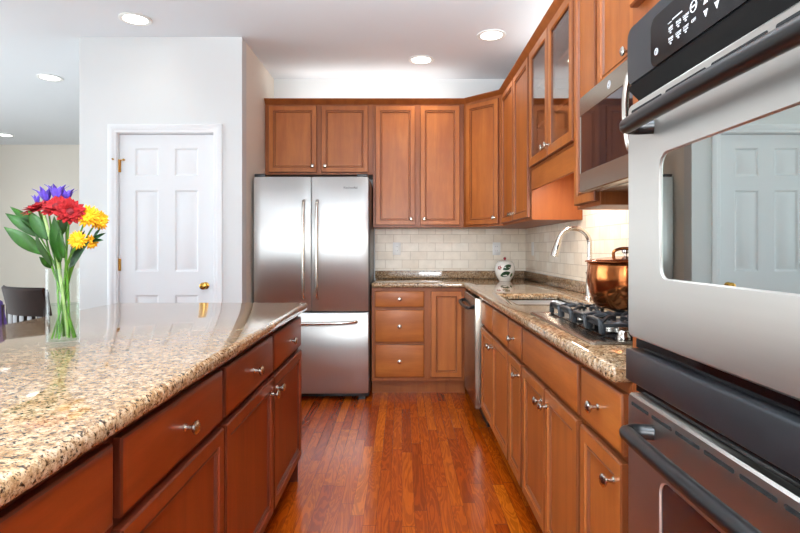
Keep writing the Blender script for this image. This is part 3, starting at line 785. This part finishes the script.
for x0, x1 in ((.045, .335), (.345, .635)):
    y0, y1 = .075, .505; zt = .049; m = MB(); bw = .006
    m.box(x0, x1, y0, y0+.012, zt-.016, zt-.004, .003).box(x0, x1, y1-.012, y1, zt-.016, zt-.004, .003)
    m.box(x0, x0+.012, y0, y1, zt-.016, zt-.004, .003).box(x1-.012, x1, y0, y1, zt-.016, zt-.004, .003)
    m.box(x0, x1, (y0+y1)/2-.006, (y0+y1)/2+.006, zt-.016, zt-.004, .003)
    for (fx, fy) in ((x0+.006, y0+.006), (x1-.006, y0+.006), (x0+.006, y1-.006), (x1-.006, y1-.006), (x0+.006, (y0+y1)/2), (x1-.006, (y0+y1)/2)):
        m.box(fx-.007, fx+.007, fy-.007, fy+.007, .0098, zt-.006, .003)
    xc = (x0+x1)/2
    for yc in (.183, .395):
        for dx, dy, L1 in ((1, 0, .133), (-1, 0, .133), (0, 1, .108), (0, -1, .108), (.71, .71, .14), (-.71, .71, .14), (.71, -.71, .14), (-.71, -.71, .14)):
            q0 = .032
            if abs(dx) == .71: L1 = .13
            a_ = Vector((xc+dx*q0, yc+dy*q0, zt)); z_ = Vector((xc+dx*L1, yc+dy*L1, zt-.010))
            mid_ = a_.lerp(z_, .55); mid_.z = zt+.004
            m.tube([a_+Vector((0, 0, -.012)), a_, a_.lerp(mid_, .6)+Vector((0, 0, .003)), mid_, z_], [.0055, .0065, .0065, .0065, .0065], 6, 1)
    # arched front rail
    for k in range(2):
        xa = x0+.01+k*.145
        m.tube(smooth([(xa, y0+.004, .012), (xa+.004, y0+.003, .040), (xa+.018, y0+.002, .052), (xa+.062, y0+.002, .053), (xa+.107, y0+.002, .052), (xa+.121, y0+.003, .040), (xa+.125, y0+.004, .012)], 4), .0065, 8, 1.5)
    m.build('grate', 'cast_iron', ck)
for y in (.12, .22, .32, .42):
    kb = MB().lathe([(.020, .0092), (.020, .014), (.017, .018), (.016, .030), (.013, .033)], (.690, y, 0), 24)
    kb.box(.684, .696, y-.018, y+.018, .0305, .042, .003)
    kb.build('control_knob', 'nickel', ck)

# copper pot on the back far burner
pt = thing('copper_pot', 'round lidded copper pot sitting on the cooktop beside the ovens', 'pot', (.845, 2.06, .968))
MB().lathe([(.090, 0), (.104, .005), (.118, .025), (.132, .06), (.140, .10), (.140, .135), (.136, .162), (.140, .168), (.136, .171), (.130, .162), (.134, .115), (.112, .03), (.085, .008)], n=48).build('pot_body', 'copper', pt)
ld = MB().lathe([(.144, .1725), (.147, .175), (.144, .178), (.12, .183), (.06, .192), (.01, .197)], n=48).build('lid', 'copper', pt)
MB().tube(smooth([(-.045, 0, .192), (-.044, 0, .212), (-.025, 0, .222), (.0, 0, .224), (.025, 0, .222), (.044, 0, .212), (.045, 0, .192)]), .006, 10).build('lid_handle', 'copper', ld)
MB().lathe([(.006, .198), (.006, .205), (.014, .210), (.014, .218), (.004, .222)], n=20).build('lid_knob', 'nickel', ld)
for s_ in (1, -1):
    MB().tube(smooth([(-.04, s_*.128, .150), (-.04, s_*.165, .156), (0, s_*.178, .158), (.04, s_*.165, .156), (.04, s_*.128, .150)]), .006, 10).build('side_handle', 'cast_iron', pt)

# ginger jar
a = N('jar_paint'); v = a.coord(kind='Object')
vo = a.n('ShaderNodeTexVoronoi'); vo.inputs['Scale'].default_value = 22; a.l(v, vo.inputs['Vector'])
leaf = a.ramp(vo.outputs['Distance'], [(.0, s2l((232, 228, 218))), (1, s2l((236, 232, 224)))])
a.set(Base_Color=leaf, Roughness=.12); M['jar_paint'] = a.m
J = thing('lidded_jar', 'white lidded ceramic jar painted with green leaves in the counter corner', 'jar', (.868, 4.60, .9145))
jp = [(.046, 0), (.048, .006), (.058, .018), (.076, .05), (.084, .085), (.083, .118), (.074, .148), (.064, .158)]
def jr(z):
    for (r0, z0), (r1, z1) in zip(jp, jp[1:]):
        if z0 <= z <= z1: return r0+(r1-r0)*(z-z0)/(z1-z0)
    return .06
jb = MB().lathe(jp+[(.050, .158), (.060, .12)], n=40).build('jar_body', 'jar_paint', J)
def decal(c, rot, ln, wd, mat, nm):   # painted motif lying on the jar surface; c=(angle,z)
    m = MB(); b = bmesh.new(); n = 10; rows = []
    for i in range(n+1):
        t = i/n; half = wd*math.sin(PI*t)**.8*.5; rr_ = []
        for s_ in (-1, 0, 1):
            uu = (t-.5)*ln; vv_ = s_*half
            du_ = uu*math.cos(rot)-vv_*math.sin(rot); dz_ = uu*math.sin(rot)+vv_*math.cos(rot)
            z = c[1]+dz_; r = jr(z)+.0008; th = c[0]+du_/r
            rr_.append(b.verts.new((r*math.cos(th), r*math.sin(th), z)))
        rows.append(rr_)
    for A_, B_ in zip(rows, rows[1:]):
        for q in range(2): b.faces.new((A_[q], A_[q+1], B_[q+1], B_[q]))
    bmesh.ops.remove_doubles(b, verts=b.verts[:], dist=1e-5)
    m.add(b); m.build(nm, mat, jb)
f0 = -PI/2-.19
for base in (0, PI):
    decal((f0+base+.25, .118), .5, .085, .044, 'dark_leaf', 'painted_leaf')
    decal((f0+base+.05, .062), .35, .090, .046, 'dark_leaf', 'painted_leaf')
    decal((f0+base+.75, .055), 1.2, .04, .02, 'green_leaf', 'painted_leaf')
    for k in range(5):
        an = k*2*PI/5
        decal((f0+base-.55+.16*math.cos(an), .115+.011*math.sin(an)), an, .018, .012, 'red_petal', 'painted_petal')
jl = MB().lathe([(.064, .1585), (.066, .161), (.064, .165), (.045, .172), (.010, .176)], n=36).build('lid', 'jar_paint', J)
MB().lathe([(.006, .175), (.006, .181), (.012, .188), (.012, .196), (.006, .202), (.001, .203)], n=20).build('lid_knob', 'red_glaze', jl)

# outlets
def outlet(label, loc, rz, switch=False):
    o = thing('light_switch' if switch else 'wall_outlet', label, 'switch' if switch else 'outlet', loc, rz)
    p = MB().box(-.036, .036, -.006, 0, -.058, .058, .003).build('cover_plate', 'white_plastic', o)
    if switch: MB().box(-.017, .017, -.009, -.0062, -.033, .033, .002).build('rocker', 'white_plastic', o)
    else:
        for z in (.02, -.02):
            s_ = MB().loops([rr(-.017, .017, z-.014, z+.014, .012, -.0061), rr(-.017, .017, z-.014, z+.014, .012, -.0085)]).build('socket', 'white_plastic', p)
            MB().box(-.008, -.006, -.0092, -.0086, z-.004, z+.006).box(.006, .008, -.0092, -.0086, z-.004, z+.006).build('socket_slots', 'slot_dark', s_)
    return o
outlet('white outlet on the tile backsplash nearest the refrigerator', (-.048, YB-.0102, 1.187), 0)
outlet('white outlet on the back tile wall above the painted jar', (.868, YB-.0102, 1.187), 0)
outlet('white wall switch on the right-hand tile wall near the corner', (XR-.0102, 4.72, 1.187), RZ, True)

# recessed lights
cl = None
specs = [(-1.81, 3.70, 'round recessed ceiling light in front of the pantry door wall'), (.652, 3.98, 'round recessed ceiling light near the right upper cabinets'),
         (.159, 4.50, 'round recessed ceiling light nearest the back wall cabinets'), (-3.21, 4.97, 'round recessed ceiling light left of the pantry wall, middle of the left row'),
         (-5.46, 7.5, 'round recessed ceiling light at the far left, by the distant wall')]
for i, (x, y, lab) in enumerate(specs):
    o = thing('ceiling_light', lab, 'light', (x, y, CH), 0, 'recessed ceiling lights')
    tr = MB().lathe([(.105, -.0005), (.105, -.006), (.092, -.010), (.078, -.006), (.078, -.0005)], n=36, cap0=False, cap1=False).build('trim_ring', 'white_plastic', o)
    MB().lathe([(.078, -.0009), (.076, -.005), (.04, -.008)], n=32).build('lens', 'lamp_glow', o)
    l = bpy.data.lights.new('can_lamp', 'SPOT'); l.energy = (3, 13, 15, 9, 9)[i]; l.spot_size = R(125); l.spot_blend = .9; l.shadow_soft_size = .07; l.color = (1, .95, .88)
    lo = bpy.data.objects.new('can_lamp', l); COL.objects.link(lo); lo.parent = o; lo.location = (0, 0, -.03)

# ------------------------------------------------------------------ vase and flowers
VX, VY, VZ = -.986, 1.585, .9145
S1 = 545/VY
def px(x, y, Y=VY):
    Y -= .03; s_ = 545/Y; return Vector(((x-402)/s_, Y, H-(y-248)/s_))
V = thing('glass_vase', 'clear cylindrical glass vase of cut flowers standing on the island', 'vase', (VX, VY, VZ))
r = .0435; hh = .220
MB().lathe([(r-.001, 0), (r, .002), (r, hh), (r-.0025, hh), (r-.003, .012), (.001, .010)], n=40).build('glass', 'vase_glass', V)
MB().lathe([(r-.0035, .0125), (r-.0035, .118), (r-.0055, .1165), (.001, .1165)], n=40).build('water', 'water', V)
def leaf_strip(bm_, base, tip, width, nrm, bend=0.0, n=6, curl=.15, pw=.65):
    base = Vector(base); tip = Vector(tip); d_ = tip-base; L1 = d_.length; t = d_.normalized()
    nrm = (nrm - t*nrm.dot(t)); nrm = nrm.normalized() if nrm.length > 1e-4 else t.orthogonal().normalized()
    side = t.cross(nrm); rows = []
    for i in range(n+1):
        u_ = i/n; hw = width*.5*((math.sin(PI*min(1, u_*.93+.07))**pw) if u_ < 1 else 0.02)
        c_ = base+d_*u_+nrm*(bend*L1*math.sin(PI*u_*.5)**2)
        rows.append([bm_.verts.new(c_-side*hw+nrm*hw*curl), bm_.verts.new(c_), bm_.verts.new(c_+side*hw+nrm*hw*curl)])
    for A_, B_ in zip(rows, rows[1:]):
        for q in range(2): bm_.faces.new((A_[q], A_[q+1], B_[q+1], B_[q]))
def thick(o, t=.0008):
    md_ = o.modifiers.new('thickness', 'SOLIDIFY'); md_.thickness = t; md_.offset = 0; return o
BASEPTS = [Vector((VX+.018*math.cos(i*2.4), VY+.018*math.sin(i*2.4), VZ+.016)) for i in range(14)]
NECK = [Vector((VX+.03*math.cos(i*2.4+2.6), VY+.03*math.sin(i*2.4+2.6), VZ+hh-.01)) for i in range(14)]
cnt = [0]
def stem(root, head, rad=.0026, mat='green_stem', name='stem'):
    i = cnt[0] % 14; cnt[0] += 1
    nk = Vector((VX, VY, 0)) + (Vector((head.x-VX, head.y-VY, 0)).normalized()*.026 if (Vector((head.x-VX, head.y-VY, 0))).length > .03 else Vector((.01, 0, 0))); nk.z = VZ+hh
    bp = Vector((VX-(nk.x-VX)*.45 + .022*math.cos(i*2.1), VY-(nk.y-VY)*.6+.016*math.sin(i*2.1), VZ+.018))
    o = MB().tube(smooth([bp, bp.lerp(nk, .6)+Vector((.002, 0, 0)), nk, nk.lerp(head, .6)+Vector((0, 0, .01)), head], 5), rad, 8).build(name, mat, root)
    return o
def flower(name, label, cat, c_, axis, rad, mat, heart, layers=2, npet=16, width=.3, bend=.1, hr=.28, group=None):
    root = thing(name, label, cat, (0, 0, 0), 0, group)
    axis = Vector(axis).normalized(); e1_ = axis.orthogonal().normalized(); e2_ = axis.cross(e1_)
    b = bmesh.new()
    for ly in range(layers):
        rl = rad*(1-.2*ly); off = ly*.5*2*PI/npet
        for k_ in range(npet):
            t = 2*PI*k_/npet+off+random.uniform(-.08, .08); dd_ = e1_*math.cos(t)+e2_*math.sin(t)
            rise = .12+.28*ly+random.uniform(-.08, .08)
            leaf_strip(b, c_+dd_*rad*.08, c_+dd_*rl*random.uniform(.92, 1.05)+axis*rl*rise, rad*width, axis, -bend, 5)
    m = MB(); m.bm.free(); m.bm = b
    p = thick(m.build('petals', mat, root))
    q = Matrix.Translation(c_+axis*rad*.08) @ axis.to_track_quat('Z', 'Y').to_matrix().to_4x4()
    hm_ = MB(); b2 = bmesh.new(); bmesh.ops.create_icosphere(b2, subdivisions=2, radius=rad*hr); bmesh.ops.scale(b2, vec=(1, 1, .6), verts=b2.verts[:]); bmesh.ops.transform(b2, matrix=q, verts=b2.verts[:])
    hm_.add(b2); hm_.build('flower_center', heart, root)
    stem(root, c_-axis*rad*.05)
    return root
flower('red_flower', 'red flower at the left of the bouquet in the vase', 'flower', px(38, 209, 1.60), (-.25, -.35, .9), .046, 'red_petal', 'red_heart', 3, 15, .38, .12, group='red flowers in the bouquet')
flower('red_flower', 'red flower at the centre top of the bouquet', 'flower', px(57, 207, 1.57), (.05, -.65, .75), .045, 'red_petal', 'red_heart', 3, 15, .38, .12, group='red flowers in the bouquet')
flower('red_flower', 'red flower facing right in the bouquet, beside the yellow blooms', 'flower', px(70, 212, 1.56), (.45, -.75, .25), .042, 'red_petal', 'red_heart', 3, 14, .38, -.05, group='red flowers in the bouquet')
flower('red_flower', 'small dark red flower low behind the left of the bouquet', 'flower', px(27, 218, 1.66), (-.6, -.3, .4), .024, 'dark_red_petal', 'red_heart', 2, 12, .4, .1, group='red flowers in the bouquet')
flower('yellow_flower', 'large yellow flower at the upper right of the bouquet', 'flower', px(87, 216, 1.58), (.25, -.9, .35), .036, 'yellow_petal', 'yellow_heart', 3, 18, .26, .05, group='yellow flowers in the bouquet')
flower('yellow_flower', 'yellow flower furthest right in the bouquet', 'flower', px(98, 220, 1.63), (.8, -.45, .2), .034, 'yellow_petal', 'yellow_heart', 3, 18, .26, .08, group='yellow flowers in the bouquet')
flower('yellow_flower', 'yellow daisy facing the camera just above the vase rim', 'flower', px(78, 240, 1.55), (.05, -1, .12), .028, 'yellow_petal', 'yellow_heart', 2, 18, .26, .05, .34, group='yellow flowers in the bouquet')
flower('yellow_flower', 'small yellow flower behind and below right of the other yellow blooms', 'flower', px(91, 242, 1.60), (.6, -.6, -.2), .022, 'yellow_petal', 'yellow_heart', 2, 14, .3, .05, group='yellow flowers in the bouquet')
def bell(label, c_, top, rad, group='purple flowers in the bouquet'):
    root = thing('purple_flower', label, 'flower', (0, 0, 0), 0, group)
    c_ = Vector(c_); top = Vector(top); ax = (top-c_).normalized(); e1_ = ax.orthogonal().normalized(); e2_ = ax.cross(e1_); L1 = (top-c_).length; b = bmesh.new()
    for k_ in range(6):
        t = k_*PI/3; rows = []
        for i in range(7):
            u_ = i/6; rr_ = rad*(.25+.75*math.sin(u_*PI*.55)) + (rad*.7*(u_-.8)/.2 if u_ > .8 else 0)
            hw = .55*(1 if u_ < .6 else max(.05, (1-u_)/.4))
            rows.append([b.verts.new(c_+ax*L1*u_+(e1_*math.cos(t+s_*hw)+e2_*math.sin(t+s_*hw))*rr_) for s_ in (-1, 0, 1)])
        for A_, B_ in zip(rows, rows[1:]):
            for q in range(2): b.faces.new((A_[q], A_[q+1], B_[q+1], B_[q]))
    m = MB(); m.bm.free(); m.bm = b; thick(m.build('petals', 'purple_petal', root)); stem(root, c_)
bell('purple bell flower at the left top of the bouquet', px(47, 202, 1.63), px(44, 188, 1.63), .018)
bell('tallest purple bell flower at the top of the bouquet', px(57, 201, 1.62), px(57, 185, 1.62), .019)
bell('purple bell flower at the right top of the bouquet', px(66, 202, 1.64), px(66, 189, 1.64), .018)
bell('small pale purple bud left of the other purple blooms', px(38, 206, 1.66), px(36, 195, 1.66), .008)
# leafy sprays
def spray(name, label, leaves, mat, stem_to, group=None, bend=.12):
    root = thing(name, label, 'leaves', (0, 0, 0), 0, group)
    for (p0, p1, wd, nn_) in leaves:
        b = bmesh.new(); leaf_strip(b, p0, p1, wd*.78, Vector(nn_), bend, 10, .3, 1.0)
        m = MB(); m.bm.free(); m.bm = b; thick(m.build('leaf', mat, root))
    stem(root, stem_to)
spray('leafy_stem', 'long green leaves fanning out left of the bouquet', [
    (px(43, 254, 1.58), px(4, 228, 1.54), .050, (0, -.8, .5)), (px(44, 238, 1.62), px(7, 216, 1.62), .046, (0, -.8, .6)),
    (px(42, 232, 1.60), px(12, 212, 1.66), .034, (0, -.5, .8)), (px(48, 240, 1.57), px(30, 212, 1.58), .044, (.3, -.9, .2)),
    (px(52, 266, 1.56), px(40, 232, 1.53), .042, (-.4, -.9, .2)), (px(52, 268, 1.60), px(38, 256, 1.56), .026, (0, -.8, .5))], 'green_leaf', px(46, 252, 1.59))
spray('leafy_stem', 'broad green leaves standing upright in the middle of the bouquet', [
    (px(60, 262, 1.58), px(55, 216, 1.56), .046, (.2, -.9, .1)), (px(64, 258, 1.55), px(60, 231, 1.54), .034, (-.1, -1, .1)), (px(56, 240, 1.60), px(68, 212, 1.61), .040, (.3, -.9, .1))], 'green_leaf', px(60, 256, 1.585), bend=.05)
spray('leafy_stem', 'dark green leaves at the right of the bouquet under the yellow blooms', [
    (px(70, 267, 1.58), px(94, 243, 1.56), .058, (-.2, -.8, .5)), (px(70, 262, 1.60), px(88, 232, 1.62), .04, (-.2, -.8, .3)),
    (px(92, 240, 1.6), px(107, 234, 1.6), .016, (0, -.8, .5)), (px(92, 241, 1.6), px(104, 241, 1.6), .014, (0, -.8, .5)), (px(93, 238, 1.6), px(102, 229, 1.6), .014, (0, -.8, .5))], 'dark_leaf', px(72, 262, 1.585))
root = thing('pale_stalk', 'thick pale green stalk crossing the left of the bouquet', 'stalk')
MB().tube(smooth([px(44, 214, 1.56), px(50, 238, 1.565), px(58, 262, 1.585), (VX+.012, VY+.005, VZ+.02)], 5), [.0042]*16, 10).build('stalk', 'pale_stem', root)

# ------------------------------------------------------------------ dining chairs behind the island
def chair(label, loc, rz, mat):
    c = thing('dining_chair', label, 'chair', loc, rz)
    w2 = .23
    MB().box(-w2, w2, -.22, .22, .42, .475, .02, 3).build('seat', mat, c)
    m = MB(); lp = []
    for x in [i/8*2-1 for i in range(9)]:
        y = .235 - .05*(x*x)*-1*-1; y = .26-.06*x*x
        lp.append([(x*w2, y-.012, .80), (x*w2, y+.012, .80), (x*w2, y+.045, .955), (x*w2, y+.034, .968), (x*w2, y+.014, .955)])
    m.loops(lp); m.build('backrest', mat, c)
    for s_ in (1, -1):
        MB().tube([(s_*(w2-.02), .20, .0), (s_*(w2-.02), .205, .45), (s_*(w2-.012), .215, .94)], [.016, .02, .014], 8).build('leg', 'dark_wood', c)
        MB().tube([(s_*(w2-.03), -.19, .0), (s_*(w2-.03), -.19, .43)], [.014, .02], 8).build('leg', 'dark_wood', c)
    for k_ in range(5):
        x = (-.8+.4*k_)*w2*.9
        MB().box(x-.027, x+.027, .222-.03*(x/w2)**2, .244-.03*(x/w2)**2, .60, .802, .003).build('spindle', 'dark_wood', c)
    MB().box(-w2+.02, w2-.02, .205, .235, .56, .60, .004).build('lower_rail', 'dark_wood', c)
    return c
chair('dark brown leather-backed dining chair behind the island, left of the vase', (-2.12, 3.42, 0), R(150), 'leather')
chair('purple upholstered dining chair at the left frame edge behind the island', (-1.88, 2.74, 0), R(150), 'purple_fabric')
